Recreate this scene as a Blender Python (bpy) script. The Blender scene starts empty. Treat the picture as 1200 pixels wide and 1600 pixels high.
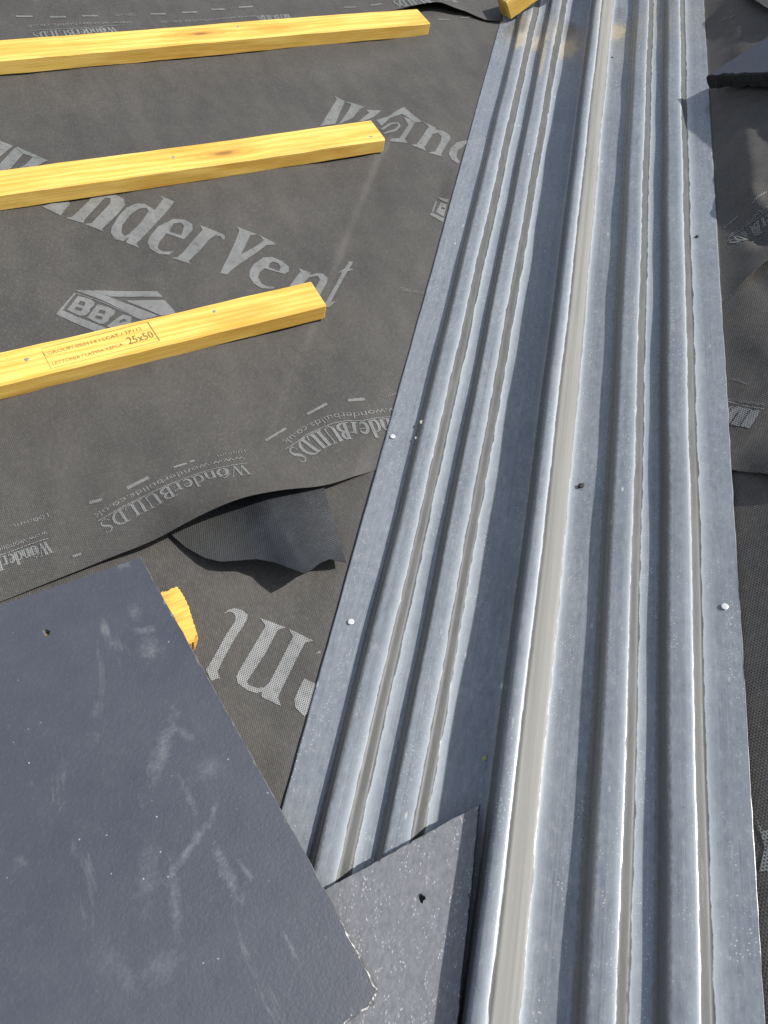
# Dry valley of a slate roof under construction: grey moulded valley trough, printed
# roofing underlay, treated battens, first slates.  Units metres, Z up.
import bpy, bmesh, math, random
from mathutils import Vector, Matrix
from mathutils.geometry import tessellate_polygon
random.seed(7)
scene = bpy.context.scene
COL = scene.collection
import math
D = 0.745                       # camera height above the left slope, metres
TAN = 0.602629046951704         # roof pitch (31 degrees)
def seg_dist(px, py, ax, ay, bx, by):
    dx, dy = bx-ax, by-ay
    L2 = dx*dx+dy*dy
    k = max(0.0, min(1.0, ((px-ax)*dx+(py-ay)*dy)/L2))
    qx, qy = ax+k*dx, ay+k*dy
    d = math.hypot(px-qx, py-qy)
    sgn = 1.0 if (dx*(py-ay)-dy*(px-ax)) > 0 else -1.0
    return d*sgn, k
def poly_dist(px, py, pts):
    best = None
    for i in range(len(pts)-1):
        d, k = seg_dist(px, py, *pts[i], *pts[i+1])
        if best is None or abs(d) < abs(best[0]): best = (d, (i+k)/(len(pts)-1))
    return best
def wob(x, y, s):
    return (math.sin(x*7.1*s+1.3)*math.cos(y*6.3*s+.4)+.6*math.sin(x*13.7*s-y*11.1*s+2.1)+.35*math.sin(x*23*s+y*29*s))
def sstep(a, b, x):
    k = max(0.0, min(1.0, (x-a)/(b-a))); return k*k*(3-2*k)
def ucut(v): return 0.0912+(v-0.0989)*0.857     # u of the trough's left edge at a given v
GROOVE = [(0.6847, .995), (0.5164, .7993), (0.3667, .6199), (0.2869, .5366)]
FOLD1 = [(0.9693, 1.3162), (0.6748, 1.2596), (0.5634, 1.2678)]
def relief_a(u, v):
    h = 0.0019*wob(u, v, 1.3)
    e = max(0.0, v-0.406)
    h += 0.0455*math.exp(-((u-0.178)/(0.125 if u < .178 else 0.090))**2)*math.exp(-e/0.07)
    h += 0.0007*math.sin(u*61+v*23)*math.sin(v*47-u*31)
    d, k = poly_dist(u, v, GROOVE)
    dep = 0.0036*(1-.8*k)*(1+.35*math.sin(k*21))
    h -= dep*math.exp(-(d/0.0085)**2) if d < 0 else dep*math.exp(-(d/0.055)**2)
    d, k = poly_dist(u, v, FOLD1)
    h += 0.0045*math.exp(-(d/0.03)**2)*(1-k)
    # sag between the battens
    h -= 0.004*math.exp(-((v-0.87)/0.09)**2)+0.004*math.exp(-((v-1.19)/0.09)**2)
    m = sstep(0.0, 0.035, ucut(v)-u)
    return h*m+0.0004
def relief_b(u, v):
    h = (0.0010*wob(u+.7, v+.3, 1.4)-0.0018)*sstep(0, .06, ucut(v)-u)-.0006
    return h
def relief_c(u, v):
    h = 0.0010*wob(u+.2, v, 1.2)+0.0022
    h += 0.020*math.exp(-((u-1.02)/0.06)**2)*math.exp(-max(0, v-1.40)/.06)
    return h
CREASES = [([(.80, .90), (.7136, .8236), (.65, .785), (.588, .758)], -.010, .009), ([(.70, .795), (.6723, .7749), (.575, .755)], -.008, .0055), ([(.76, .95), (.70, .89), (.66, .85)], .008, .03), ([(.86, .98), (.80, .93)], -.009, .011), ([(.66, .83), (.60, .80), (.55, .80)], .007, .014)]
def relief_d(u, v):
    h = 0.0026*wob(u, v, 2.4)+0.0012*wob(u, v, 5.5)+0.004
    for pts, a, w in CREASES:
        d, k = poly_dist(u, v, pts)
        h += a*math.exp(-abs(d)/w) if a < 0 else a*math.exp(-(d/w)**2)
    return h*right_mask(u, v)-0.0011
def right_mask(u, v): return sstep(0.01, 0.075, ucut(v)-u)
CREASES_E = [([(.56, .70), (.47, .66), (.38, .70), (.25, .66)], -.005, .012), ([(.55, .61), (.45, .585), (.33, .60)], .006, .018), ([(.50, .56), (.42, .53), (.30, .54)], -.004, .010), ([(.48, .80), (.40, .60)], -.004, .012)]
def relief_e(u, v):
    h = 0.0028*wob(u+.4, v, 1.9)+0.0012*wob(u, v+.2, 4.7)-0.001
    for pts, a, w in CREASES_E:
        d, k = poly_dist(u, v, pts)
        h += a*math.exp(-abs(d)/w)
    h += 0.003*math.exp(-((v-.56-.05*math.sin(u*9))/.03)**2)
    h += 0.020*math.exp(-((u-.335)/.05)**2)*math.exp(-max(0, v-.425)/.05)
    return h*right_mask(u, v)-0.0016
def relief_f(u, v):
    return 0.0012*wob(u, v+.8, 1.3)*right_mask(u, v)-0.006
def relief_g(u, v):
    return 0.012+0.003*wob(u, v, 1.9)

PRINT = {'A': {'polys': [([(0.10115,1.16048),(0.11599,1.14371),(0.09173,1.12075)],[]),([(0.1181,1.13893),(0.12385,1.1193),(0.0984,1.08691),(0.06856,1.08486),(0.08762,1.10327)],[]),([(0.11857,1.13881),(0.12129,1.13956),(0.15281,1.0931),(0.13547,1.1078),(0.12431,1.12012)],[]),([(0.13524,1.10691),(0.15388,1.09238),(0.14405,1.08881),(0.10106,1.0589),(0.09588,1.07682),(0.12245,1.09353)],[]),([(0.1177,0.992),(0.13616,0.99777),(0.15471,0.99841),(0.15655,0.99189),(0.13625,0.96782)],[]),([(0.19141,0.99855),(0.2105,0.99794),(0.22354,0.99407),(0.23162,0.98286),(0.22864,0.97002),(0.20956,0.95124),(0.18214,0.92844),(0.18259,0.92202),(0.16218,0.94399),(0.17223,0.94279),(0.18586,0.95615),(0.21047,0.97954),(0.21351,0.98889),(0.20627,0.99203),(0.16454,0.95172),(0.16157,0.94605),(0.14073,0.96244),(0.15033,0.96193)],[]),([(0.24387,0.96832),(0.2559,0.96476),(0.26228,0.95412),(0.26601,0.9481),(0.2858,0.96744),(0.28478,0.97442),(0.29949,0.95714),(0.28628,0.94482),(0.22627,0.8936),(0.21808,0.8882),(0.21853,0.87585),(0.20424,0.89386),(0.21329,0.90289),(0.20207,0.89725),(0.19284,0.90355),(0.191,0.91721),(0.19611,0.92921),(0.2149,0.95191),(0.2292,0.96385)],[[(0.24521,0.95679),(0.25582,0.95538),(0.25683,0.94763),(0.23773,0.9272),(0.21483,0.90904),(0.20672,0.9076),(0.20555,0.91561),(0.21135,0.92934),(0.23085,0.94922)]]),([(0.28503,0.92287),(0.30013,0.91625),(0.30692,0.90406),(0.30345,0.89276),(0.28425,0.87728),(0.26502,0.89705),(0.2491,0.88155),(0.24218,0.86906),(0.24662,0.85975),(0.26097,0.85659),(0.25257,0.85114),(0.24024,0.85609),(0.23217,0.86962),(0.23264,0.88372),(0.23982,0.89567),(0.25922,0.9139)],[[(0.28155,0.91336),(0.29296,0.9115),(0.29396,0.90335),(0.2837,0.88655),(0.27035,0.89939)]]),([(0.31686,0.89941),(0.33223,0.88448),(0.33809,0.8778),(0.34384,0.87089),(0.34184,0.86316),(0.33779,0.86204),(0.33722,0.86961),(0.33154,0.87363),(0.31854,0.86802),(0.29625,0.84678),(0.27363,0.82942),(0.27443,0.82246),(0.25365,0.84348),(0.26249,0.84277),(0.27159,0.84908),(0.30088,0.8761),(0.31696,0.88863)],[]),([(0.36688,0.88268),(0.36887,0.87371),(0.3587,0.85973),(0.30742,0.79471),(0.31422,0.78848),(0.32549,0.79609),(0.39513,0.8348),(0.41036,0.83128),(0.4086,0.83699),(0.39335,0.8586),(0.39595,0.84539),(0.38756,0.84034),(0.35078,0.82462),(0.3805,0.86002),(0.39123,0.85948)],[]),([(0.37979,0.81083),(0.39355,0.8084),(0.40376,0.79511),(0.40766,0.78014),(0.40323,0.77046),(0.3949,0.76733),(0.37191,0.7871),(0.36215,0.78133),(0.35495,0.77128),(0.35467,0.75837),(0.36099,0.75091),(0.37151,0.74646),(0.36522,0.74416),(0.35094,0.7497),(0.34394,0.76106),(0.34349,0.77572),(0.34925,0.78769),(0.36023,0.79939)],[[(0.38418,0.79557),(0.39029,0.79824),(0.39612,0.79191),(0.39569,0.7827),(0.38994,0.77538),(0.37853,0.78828)]]),([(0.41911,0.77407),(0.43337,0.75997),(0.42905,0.75513),(0.4407,0.75577),(0.44977,0.75101),(0.45174,0.74045),(0.4475,0.73328),(0.42137,0.70767),(0.4145,0.71655),(0.43943,0.7411),(0.44031,0.74972),(0.42713,0.75108),(0.41231,0.74077),(0.39124,0.72703),(0.37076,0.72427),(0.42055,0.76642)],[]),([(0.50183,0.76741),(0.50727,0.76417),(0.49412,0.75233),(0.49884,0.7483),(0.48772,0.7465),(0.45739,0.71717),(0.43486,0.6945),(0.44282,0.69306),(0.42698,0.68596),(0.41767,0.68961),(0.42724,0.69662),(0.4651,0.73255),(0.47905,0.74737),(0.47193,0.74872),(0.48819,0.75508)],[]),([(0.67628,1.17452),(0.68832,1.15385),(0.66314,1.1243),(0.63788,1.09172),(0.60638,1.08881),(0.67552,1.1623)],[]),([(0.68861,1.15338),(0.69932,1.14709),(0.71647,1.12908),(0.70388,1.12524),(0.67787,1.10249),(0.64511,1.0909),(0.68167,1.12668),(0.69668,1.14446),(0.69027,1.14731)],[]),([(0.71365,1.12119),(0.74241,1.11271),(0.71812,1.09716),(0.69254,1.08839),(0.68344,1.09077),(0.71581,1.11023)],[]),([(0.78976,1.11271),(0.79697,1.05858),(0.78361,1.0603),(0.7798,1.07366),(0.77363,1.09153),(0.74265,1.08392),(0.71885,1.06888),(0.71794,1.08692),(0.74401,1.09126)],[]),([(0.77916,1.07253),(0.78254,1.05937),(0.74102,1.02188),(0.73964,1.01012),(0.71152,1.02573),(0.71968,1.03122),(0.7333,1.0277),(0.7674,1.05638),(0.77166,1.08231)],[]),([(0.80169,1.05501),(0.81356,1.03551),(0.80962,1.03098),(0.82216,1.02422),(0.82906,1.01219),(0.82605,1.00223),(0.80986,0.98887),(0.78375,0.9657),(0.78302,0.95767),(0.76123,0.97505),(0.77725,0.97507),(0.80169,0.99818),(0.81154,1.0105),(0.80981,1.02176),(0.79879,1.02134),(0.7645,0.99202),(0.76068,0.98095),(0.74293,1.00299),(0.75481,1.00293),(0.79273,1.0344),(0.80178,1.04097)],[]),([(0.85432,0.98959),(0.83127,0.99005),(0.8112,0.97733),(0.79759,0.96262),(0.79507,0.94631),(0.79992,0.93234),(0.80572,0.93526),(0.80709,0.95061),(0.81983,0.96694),(0.84966,0.98207)],[]),([(0.71641,0.86595),(0.73142,0.84961),(0.72311,0.84419),(0.71859,0.85306)],[]),([(0.70855,0.85595),(0.68582,0.83099),(0.68668,0.82826),(0.70949,0.85253)],[]),([(0.6836,0.8285),(0.69696,0.80894),(0.68978,0.80106),(0.67745,0.82428)],[]),([(0.7132,0.84836),(0.72037,0.83966),(0.69841,0.81348),(0.69101,0.82634)],[[(0.70841,0.83645),(0.71219,0.83234),(0.70864,0.82851),(0.70453,0.83254)]]),([(0.11202,0.81919),(0.13079,0.81199),(0.14965,0.79175),(0.19696,0.73656),(0.17533,0.73569),(0.14131,0.78472)],[]),([(0.13135,0.81179),(0.21248,0.78376),(0.21483,0.77077),(0.15036,0.79205)],[]),([(0.16729,0.77817),(0.21533,0.76384),(0.2198,0.74446),(0.22113,0.7347),(0.20072,0.73595)],[]),([(0.11057,0.81393),(0.11157,0.81207),(0.0876,0.78578),(0.07741,0.78111)],[]),([(0.08573,0.78702),(0.12893,0.73496),(0.11809,0.7291),(0.0773,0.7807)],[]),([(0.11305,0.80648),(0.12588,0.79504),(0.12875,0.78655),(0.1263,0.78093),(0.11927,0.77697),(0.11789,0.77238),(0.1108,0.76752),(0.10437,0.76884),(0.09238,0.7843)],[[(0.11257,0.79572),(0.1179,0.78987),(0.11434,0.78452),(0.10805,0.79061)],[(0.10503,0.78651),(0.11105,0.78013),(0.10778,0.77627),(0.10107,0.78327)]]),([(0.13124,0.78201),(0.14322,0.7709),(0.14787,0.76363),(0.14483,0.75648),(0.13762,0.75303),(0.13429,0.74727),(0.12719,0.74399),(0.12206,0.74701),(0.1116,0.7626)],[[(0.13101,0.77118),(0.13719,0.76536),(0.13355,0.76057),(0.12685,0.76664)],[(0.12375,0.76248),(0.13035,0.75616),(0.12662,0.75198),(0.11969,0.75919)]]),([(0.15639,0.75402),(0.16484,0.74653),(0.15832,0.73146),(0.13632,0.72958),(0.13021,0.73907),(0.14551,0.74894)],[[(0.14891,0.74422),(0.15599,0.74561),(0.15513,0.7406),(0.14592,0.73968)]])],'lines': [([(0.71334,1.05854),(0.73732,1.06919),(0.75114,1.06797),(0.7508,1.05907),(0.73844,1.05068),(0.72539,1.04939),(0.7123,1.0469)],0.0048),([(0.11227,0.81185),(0.14029,0.78138),(0.17414,0.73683)],0.0012),([(0.10712,0.75517),(0.11954,0.73879)],0.0022),([(-0.10758,0.45608),(-0.06998,0.45761),(-0.06309,0.45799),(-0.04543,0.45929),(-0.0318,0.4597),(-0.02051,0.45879)],0.0011),([(-0.0045,0.42709),(0.00467,0.42636)],0.003),([(0.03094,0.48467),(0.04503,0.48276)],0.004),([(0.07401,0.48614),(0.10064,0.4913)],0.0045),([(0.13051,0.49311),(0.14581,0.49281)],0.003),([(0.15019,0.49354),(0.1562,0.49354)],0.0028),([(0.03125,0.45799),(0.06989,0.46516),(0.11622,0.47051),(0.16274,0.47195),(0.2105,0.4648)],0.0012),([(0.26258,0.47217),(0.27687,0.47685),(0.2993,0.4869),(0.31869,0.49001),(0.33783,0.49196),(0.35555,0.49036),(0.37603,0.48285),(0.39567,0.4805),(0.41243,0.47734),(0.433,0.4739),(0.45707,0.47081)],0.0013),([(0.24561,0.49303),(0.27848,0.50469)],0.0035),([(0.31412,0.51795),(0.34558,0.52454)],0.004),([(0.37337,0.52012),(0.39564,0.51359)],0.0048),([(1.02181,1.38213),(1.04677,1.37531)],0.004),([(1.07879,1.37881),(1.10585,1.3788)],0.004)],'texts': [('WonderBUILDS',[(-0.02108,0.45626),(-0.07055,0.45516),(-0.11706,0.45473)],0.01616,'serif'),('www.wonderbuilds.co.uk',[(-0.01972,0.46953),(-0.06758,0.468),(-0.11455,0.46658)],0.00749,'sans'),('100mm',[(-0.01252,0.48996),(-0.03097,0.48987),(-0.04847,0.49053)],0.00568,'sans'),('WonderBUILDS',[(0.20953,0.46252),(0.1619,0.46975),(0.11552,0.46845),(0.0693,0.46335),(0.03072,0.4563)],0.01812,'serif'),('www.wonderbuilds.co.uk',[(0.21097,0.47742),(0.16289,0.48466),(0.11595,0.48281),(0.06909,0.47616),(0.03022,0.46831)],0.00754,'sans'),('100mm',[(0.21581,0.48666),(0.19828,0.4894),(0.18239,0.4908)],0.00497,'sans'),('WonderBUILDS',[(0.45571,0.46844),(0.43168,0.47153),(0.41117,0.475),(0.39446,0.47821),(0.37482,0.48051),(0.35434,0.48797),(0.33662,0.48954),(0.31749,0.48756),(0.2981,0.48441),(0.2757,0.47437),(0.26144,0.46971)],0.02696,'serif'),('www.wonderbuilds.co.uk',[(0.45918,0.48511),(0.43494,0.48809),(0.41398,0.49117),(0.397,0.49413),(0.37756,0.49682),(0.35703,0.50442),(0.33938,0.50622),(0.32032,0.50448),(0.30095,0.50152),(0.27844,0.49138),(0.26406,0.4866)],0.00966,'sans'),('100mm',[(0.45847,0.5089),(0.44014,0.51021),(0.42134,0.51058)],0.00442,'sans'),('TECHNICAL APPROVALS',[(0.54334,0.68266),(0.55656,0.67443),(0.57381,0.66339)],0.00669,'sans')]},'B': {'polys': [([(0.11565,0.3042),(0.12209,0.30675),(0.12906,0.30603),(0.13549,0.30096),(0.13873,0.2935),(0.13588,0.28873),(0.12949,0.28358),(0.11592,0.27389),(0.09806,0.25881),(0.08689,0.24813),(0.08618,0.23915),(0.08398,0.24077),(0.07738,0.2413),(0.07686,0.25453),(0.08824,0.26321),(0.10966,0.28185),(0.12317,0.29162),(0.1265,0.29681),(0.12504,0.30212),(0.1214,0.30504)],[]),([(0.14937,0.28446),(0.15989,0.27453),(0.17007,0.26379),(0.16127,0.26501),(0.13729,0.24509),(0.11714,0.23136),(0.10963,0.22604),(0.10958,0.22174),(0.11621,0.21539),(0.12338,0.21298),(0.13079,0.21642),(0.15551,0.23688),(0.17253,0.25134),(0.17217,0.26153),(0.17969,0.252),(0.19034,0.23733),(0.18144,0.23965),(0.16559,0.22679),(0.14603,0.21048),(0.13153,0.19803),(0.13028,0.18816),(0.11646,0.20511),(0.11915,0.20999),(0.11313,0.21091),(0.10719,0.21608),(0.10048,0.22773),(0.10202,0.23569),(0.11366,0.24549),(0.13476,0.26167),(0.15107,0.27413)],[]),([(0.16356,0.20411),(0.17365,0.19196),(0.16593,0.17579),(0.14667,0.16796),(0.1426,0.18085),(0.14535,0.18812),(0.15394,0.1964)],[]),([(0.18565,0.22355),(0.19167,0.22439),(0.19099,0.22168)],[])],'lines': [],'texts': []},'C': {'polys': [],'lines': [([(0.20994,1.49124),(0.23712,1.48747)],0.005),([(0.26449,1.48226),(0.29142,1.47933)],0.005),([(0.31941,1.48034),(0.34673,1.47757)],0.005),([(0.4406,1.47133),(0.46786,1.46678)],0.005),([(0.49984,1.46664),(0.52765,1.46424)],0.005),([(0.55783,1.47021),(0.58424,1.46863)],0.005),([(0.61464,1.47265),(0.64361,1.47201)],0.005),([(0.83287,1.44857),(0.86007,1.44634)],0.004),([(0.89398,1.44756),(0.92146,1.44861)],0.004),([(0.21821,1.44413),(0.30955,1.44069),(0.3735,1.44212)],0.0014)],'texts': [('100mm',[(0.41208,1.47874),(0.39563,1.47925),(0.37806,1.4797)],0.0095,'sans'),('www.wonderbuilds.co.uk',[(0.40215,1.45283),(0.31487,1.45852),(0.21942,1.46166)],0.00931,'sans'),('WonderBUILDS',[(0.36472,1.43794),(0.30863,1.43763),(0.22136,1.43885)],0.02142,'serif'),('www.wonderbuilds.co.uk',[(0.6378,1.4426),(0.5453,1.43816),(0.44914,1.44459)],0.00898,'sans'),('WonderBUILDS',[(0.73052,1.43679),(0.67642,1.43876),(0.63685,1.44038)],0.01906,'serif'),('WonderBUILDS',[(1.09589,1.46345),(1.0169,1.44478),(0.94846,1.45492)],0.03224,'serif')]},'Dr': {'polys': [],'lines': [([(0.63928,0.8113),(0.6357,0.83743)],0.0028),([(0.65469,0.7686),(0.65189,0.79507)],0.0028),([(0.63489,0.75249),(0.62643,0.77802),(0.60483,0.79895),(0.60661,0.82933)],0.0016),([(0.59703,0.75396),(0.59782,0.76308),(0.59365,0.76544)],0.002),([(1.05259,1.28523),(1.04471,1.29039)],0.003),([(1.05128,1.26363),(1.04181,1.26794)],0.003),([(1.03589,1.26575),(1.02677,1.27051)],0.003)],'texts': [('www.wonderbuilds.co.uk',[(0.61179,0.85988),(0.61481,0.81215),(0.62987,0.78294),(0.63951,0.75539)],0.01141,'sans'),('WonderBUILDS',[(0.59704,0.83365),(0.60181,0.7947),(0.62417,0.77457),(0.62966,0.74438)],0.02084,'serif')]},'Er': {'polys': [],'lines': [([(0.4431,0.50766),(0.41974,0.50983),(0.3994,0.51442)],0.0012),([(0.4655,0.53734),(0.45415,0.53935),(0.43982,0.53827)],0.0008)],'texts': [('wonderbuilds.co.uk',[(0.40322,0.52187),(0.42494,0.51661),(0.44689,0.51247)],0.00569,'sans'),('BUILDS',[(0.40168,0.51027),(0.41748,0.50689),(0.43626,0.50395)],0.02582,'serif')]},'Fr': {'polys': [([(0.13391,0.14873),(0.12194,0.14177),(0.11742,0.14772),(0.09787,0.12145),(0.10439,0.11458),(0.11237,0.13224)],[])],'lines': [],'texts': []},'S3': {'polys': [],'lines': [([(0.04327,0.70305),(0.17501,0.70774)],0.0006),([(0.17501,0.70774),(0.1785,0.67215)],0.0012),([(0.1785,0.67215),(0.10606,0.67019),(0.04828,0.66932)],0.0005),([(0.0432,0.69923),(0.04526,0.66855)],0.0006)],'texts': [('25x50',[(0.14185,0.67813),(0.15837,0.6789),(0.17458,0.68028)],0.01217,'sans'),('LGROUP/-050114 / LCAT / TP112',[(0.04398,0.69077),(0.10447,0.69271),(0.16447,0.69686)],0.00562,'sans'),('LETTONIA / LATVIA XEPCA',[(0.04865,0.67331),(0.09054,0.67492),(0.13463,0.67846)],0.00506,'sans')]}}
PTS = {'slate1': [(-0.08059,0.38808),(0.05786,0.38715),(0.09796,-0.0669),(0.08977,-0.07451),(0.06411,-0.07464)],'slate1_hole': [(-0.049,0.34131)],'slate2': [(-0.14007,0.07454),(-0.02148,0.16893),(-0.01574,0.00328)],'slate2_hole': [(-0.05922,0.08353)],'slater': [(0.90839,1.05528),(0.86123,1.14989),(0.79156,1.05672)],'stub': [(0.06349,0.34179),(0.0812,0.34207),(0.08146,0.33161),(0.08254,0.32168),(0.08237,0.30852),(0.08163,0.29579),(0.07999,0.2844),(0.07399,0.27737),(0.06851,0.27687)],'nailsb3': [(0.02357,0.69207),(0.26168,0.69994)],'nailsb2': [(0.32359,1.02398),(0.65863,1.00392)],'nailsb1': [(0.56862,1.36461)],'flapb': [(0.09658,0.41981,0.003),(0.10704,0.39228,0.005),(0.12031,0.36914,0.01),(0.13317,0.35518,0.016),(0.14964,0.34707,0.021),(0.16723,0.3399,0.025),(0.18333,0.32602,0.03),(0.19275,0.3114,0.037),(0.20312,0.29734,0.041),(0.2153,0.30096,0.034),(0.22785,0.30657,0.028),(0.24163,0.30929,0.022),(0.25548,0.30335,0.016),(0.26053,0.30259,0.012)],'nails': [(-0.19374,0.59732),(-0.1849,0.33306),(0.18969,0.3934)],'edgeG': [(1.04576,1.3174),(0.9894,1.2793),(0.95226,1.26453)],'edgeD': [(0.558,0.64584),(0.55,0.72399)],'edgeE': [(0.3692,0.42698),(0.33677,0.43889)],'edgeC': [(0.89458,1.42013),(0.97045,1.41873),(1.03573,1.41364),(1.08176,1.38999),(1.13766,1.35454)],'deb_mortar': [(-0.15953,0.62027),(-0.16151,0.59517),(-0.19516,0.85209),(-0.19624,0.82672)],'deb_black': [(0.04313,0.54646),(0.17595,0.99754)],'deb_twig': [(0.03598,1.60641)],'deb_green': [(-0.02483,0.21465)],'deb_chip': [(0.06621,0.47366)],'reflection_spots': [(-0.1511,1.6772,0.0161,0.0402,0.75),(-0.1122,1.6792,0.0185,0.0344,0.7),(-0.0961,1.5879,0.0051,0.0735,0.6),(-0.1416,1.7239,0.0054,0.0733,0.6),(-0.0826,1.6948,0.0039,0.0627,0.6),(-0.0553,1.6553,0.0217,0.0442,0.8),(0.0418,1.716,0.0175,0.0398,0.75),(0.1165,1.7823,0.0062,0.0472,0.5),(-0.159,1.7491,0.0357,0.0364,-0.5),(-0.0621,1.7484,0.0265,0.0415,-0.6),(-0.1187,1.7476,0.019,0.0302,-0.4),(0.0388,1.7994,0.0181,0.0303,-0.45)],'smears': [(0.0116,0.1878,0.0329,0.0081,0.8918,0.5),(0.0319,0.1951,0.0142,0.0037,-1.1538,0.35),(0.0334,0.2852,0.0092,0.0099,0.3087,0.5),(0.0353,0.3049,0.0094,0.0037,-0.4302,0.5),(0.0397,0.3879,0.0081,0.0074,0.4532,0.55),(0.0168,0.138,0.0154,0.0031,-1.5191,0.5),(0.0316,0.1156,0.0132,0.0031,-2.1501,0.55),(0.0052,0.099,0.0276,0.0037,-2.6055,0.5),(-0.0207,0.0675,0.0269,0.0043,-1.7993,0.4),(-0.0344,0.0932,0.0237,0.0087,-2.0428,0.3),(0.0237,0.0643,0.0231,0.005,-1.4877,0.6),(0.0381,0.0608,0.0124,0.0025,-1.3087,0.4),(0.0406,0.1522,0.0145,0.0087,-0.0892,0.3),(-0.0804,0.0508,0.0126,0.0099,-0.9234,0.2),(-0.0455,0.0273,0.0138,0.0099,-0.0994,0.3),(-0.0715,0.0282,0.0065,0.0112,0.1432,0.25),(-0.1189,0.15,0.004,0.0074,-2.579,0.3),(0.0486,-0.0086,0.0137,0.0015,-1.4944,0.6),(0.0322,0.3294,0.01,0.0062,-1.4997,0.35)]}

# ------------------------------------------------------------------ frames of the two roof slopes
ZC = 5.5
OFF = Vector((0, 0, ZC))
N2 = math.sqrt(1+TAN*TAN)
X = Vector((1, 0, 0)); UP = Vector((0, 1, TAN))/N2; NL = Vector((0, -TAN, 1))/N2
AX = Vector((1, 1, TAN)).normalized()                 # along the valley, uphill
S = Vector((1, -1, 0)).normalized()                   # across the valley
NM = S.cross(AX)
S0, HE = -0.0625, -0.696                              # valley centre, height of the trough's flange edge
def mirror(p): return p-2*(p.dot(S)-S0)*S
def mirror_d(d): return d-2*d.dot(S)*S
def frame(x, y, z, o):
    m = Matrix.Identity(4)
    for i, c in enumerate((x, y, z)):
        for j in range(3): m[j][i] = c[j]
    m.translation = o
    return m
FL = frame(X, UP, NL, NL*-D+OFF)                      # left slope: local (u, v, height)
FR = frame(-mirror_d(X), mirror_d(UP), mirror_d(NL), mirror(NL*-D)+OFF)   # right slope: local (-u, v, height)
FT = frame(S, AX, NM, S*S0+NM*HE+OFF)                 # trough: local (across, along, height)
# ------------------------------------------------------------------ object helpers
def link(name, me, mats, mw=None, parent=None, smooth=False):
    o = bpy.data.objects.new(name, me)
    COL.objects.link(o)
    for m in (mats if isinstance(mats, (list, tuple)) else [mats]): me.materials.append(m)
    if parent is not None: o.parent = parent
    elif mw is not None: o.matrix_world = mw
    if smooth:
        for p in me.polygons: p.use_smooth = True
    return o
def tag(o, label=None, cat=None, group=None, kind=None):
    if label: o['label'] = label
    if cat: o['category'] = cat
    if group: o['group'] = group
    if kind: o['kind'] = kind
    return o
def mesh(name, vs, fs, mi=None):
    me = bpy.data.meshes.new(name)
    me.from_pydata(vs, [], fs)
    if mi: me.polygons.foreach_set('material_index', mi)
    me.update()
    return me
# ------------------------------------------------------------------ materials
def newmat(name):
    m = bpy.data.materials.new(name); m.use_nodes = True
    nt = m.node_tree; nt.nodes.clear()
    out = nt.nodes.new('ShaderNodeOutputMaterial'); b = nt.nodes.new('ShaderNodeBsdfPrincipled')
    nt.links.new(b.outputs[0], out.inputs[0])
    return m, nt, b
class NT:
    def __init__(s, nt): s.nt = nt
    def n(s, t, **kw):
        nd = s.nt.nodes.new(t)
        for k, v in kw.items(): setattr(nd, k, v)
        return nd
    def l(s, a, b): s.nt.links.new(a, b)
    def coord(s): return s.n('ShaderNodeTexCoord').outputs['Object']
    def scaled(s, src, sc, loc=(0, 0, 0), rot=(0, 0, 0)):
        mp = s.n('ShaderNodeMapping'); mp.inputs['Scale'].default_value = sc; mp.inputs['Location'].default_value = loc; mp.inputs['Rotation'].default_value = rot
        s.l(src, mp.inputs[0]); return mp.outputs[0]
    def noise(s, vec, scale, detail=4, rough=.55, dist=0):
        nd = s.n('ShaderNodeTexNoise'); nd.inputs['Scale'].default_value = scale; nd.inputs['Detail'].default_value = detail
        nd.inputs['Roughness'].default_value = rough; nd.inputs['Distortion'].default_value = dist
        s.l(vec, nd.inputs['Vector']); return nd.outputs['Fac']
    def voro(s, vec, scale, feature='F1', out='Distance', rand=1.0):
        nd = s.n('ShaderNodeTexVoronoi', feature=feature); nd.inputs['Scale'].default_value = scale; nd.inputs['Randomness'].default_value = rand
        s.l(vec, nd.inputs['Vector']); return nd.outputs[out]
    def ramp(s, fac, a, b, ca=0.0, cb=1.0, interp='LINEAR'):
        nd = s.n('ShaderNodeMapRange'); nd.interpolation_type = 'SMOOTHSTEP' if interp != 'LINEAR' else 'LINEAR'
        nd.inputs['From Min'].default_value = a; nd.inputs['From Max'].default_value = b
        nd.inputs['To Min'].default_value = ca; nd.inputs['To Max'].default_value = cb
        s.l(fac, nd.inputs['Value']); return nd.outputs[0]
    def math(s, op, a, b=None):
        nd = s.n('ShaderNodeMath', operation=op)
        for i, v in enumerate((a, b)):
            if v is None: continue
            if isinstance(v, (int, float)): nd.inputs[i].default_value = v
            else: s.l(v, nd.inputs[i])
        return nd.outputs[0]
    def mix(s, fac, a, b):
        nd = s.n('ShaderNodeMix', data_type='RGBA')
        if isinstance(fac, (int, float)): nd.inputs[0].default_value = fac
        else: s.l(fac, nd.inputs[0])
        for i, v in ((6, a), (7, b)):
            if isinstance(v, tuple): nd.inputs[i].default_value = (*v, 1)
            else: s.l(v, nd.inputs[i])
        return nd.outputs[2]
    def bump(s, h, strength, dist, normal=None):
        nd = s.n('ShaderNodeBump'); nd.inputs['Strength'].default_value = strength; nd.inputs['Distance'].default_value = dist
        s.l(h, nd.inputs['Height'])
        if normal is not None: s.l(normal, nd.inputs['Normal'])
        return nd.outputs[0]
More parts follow.
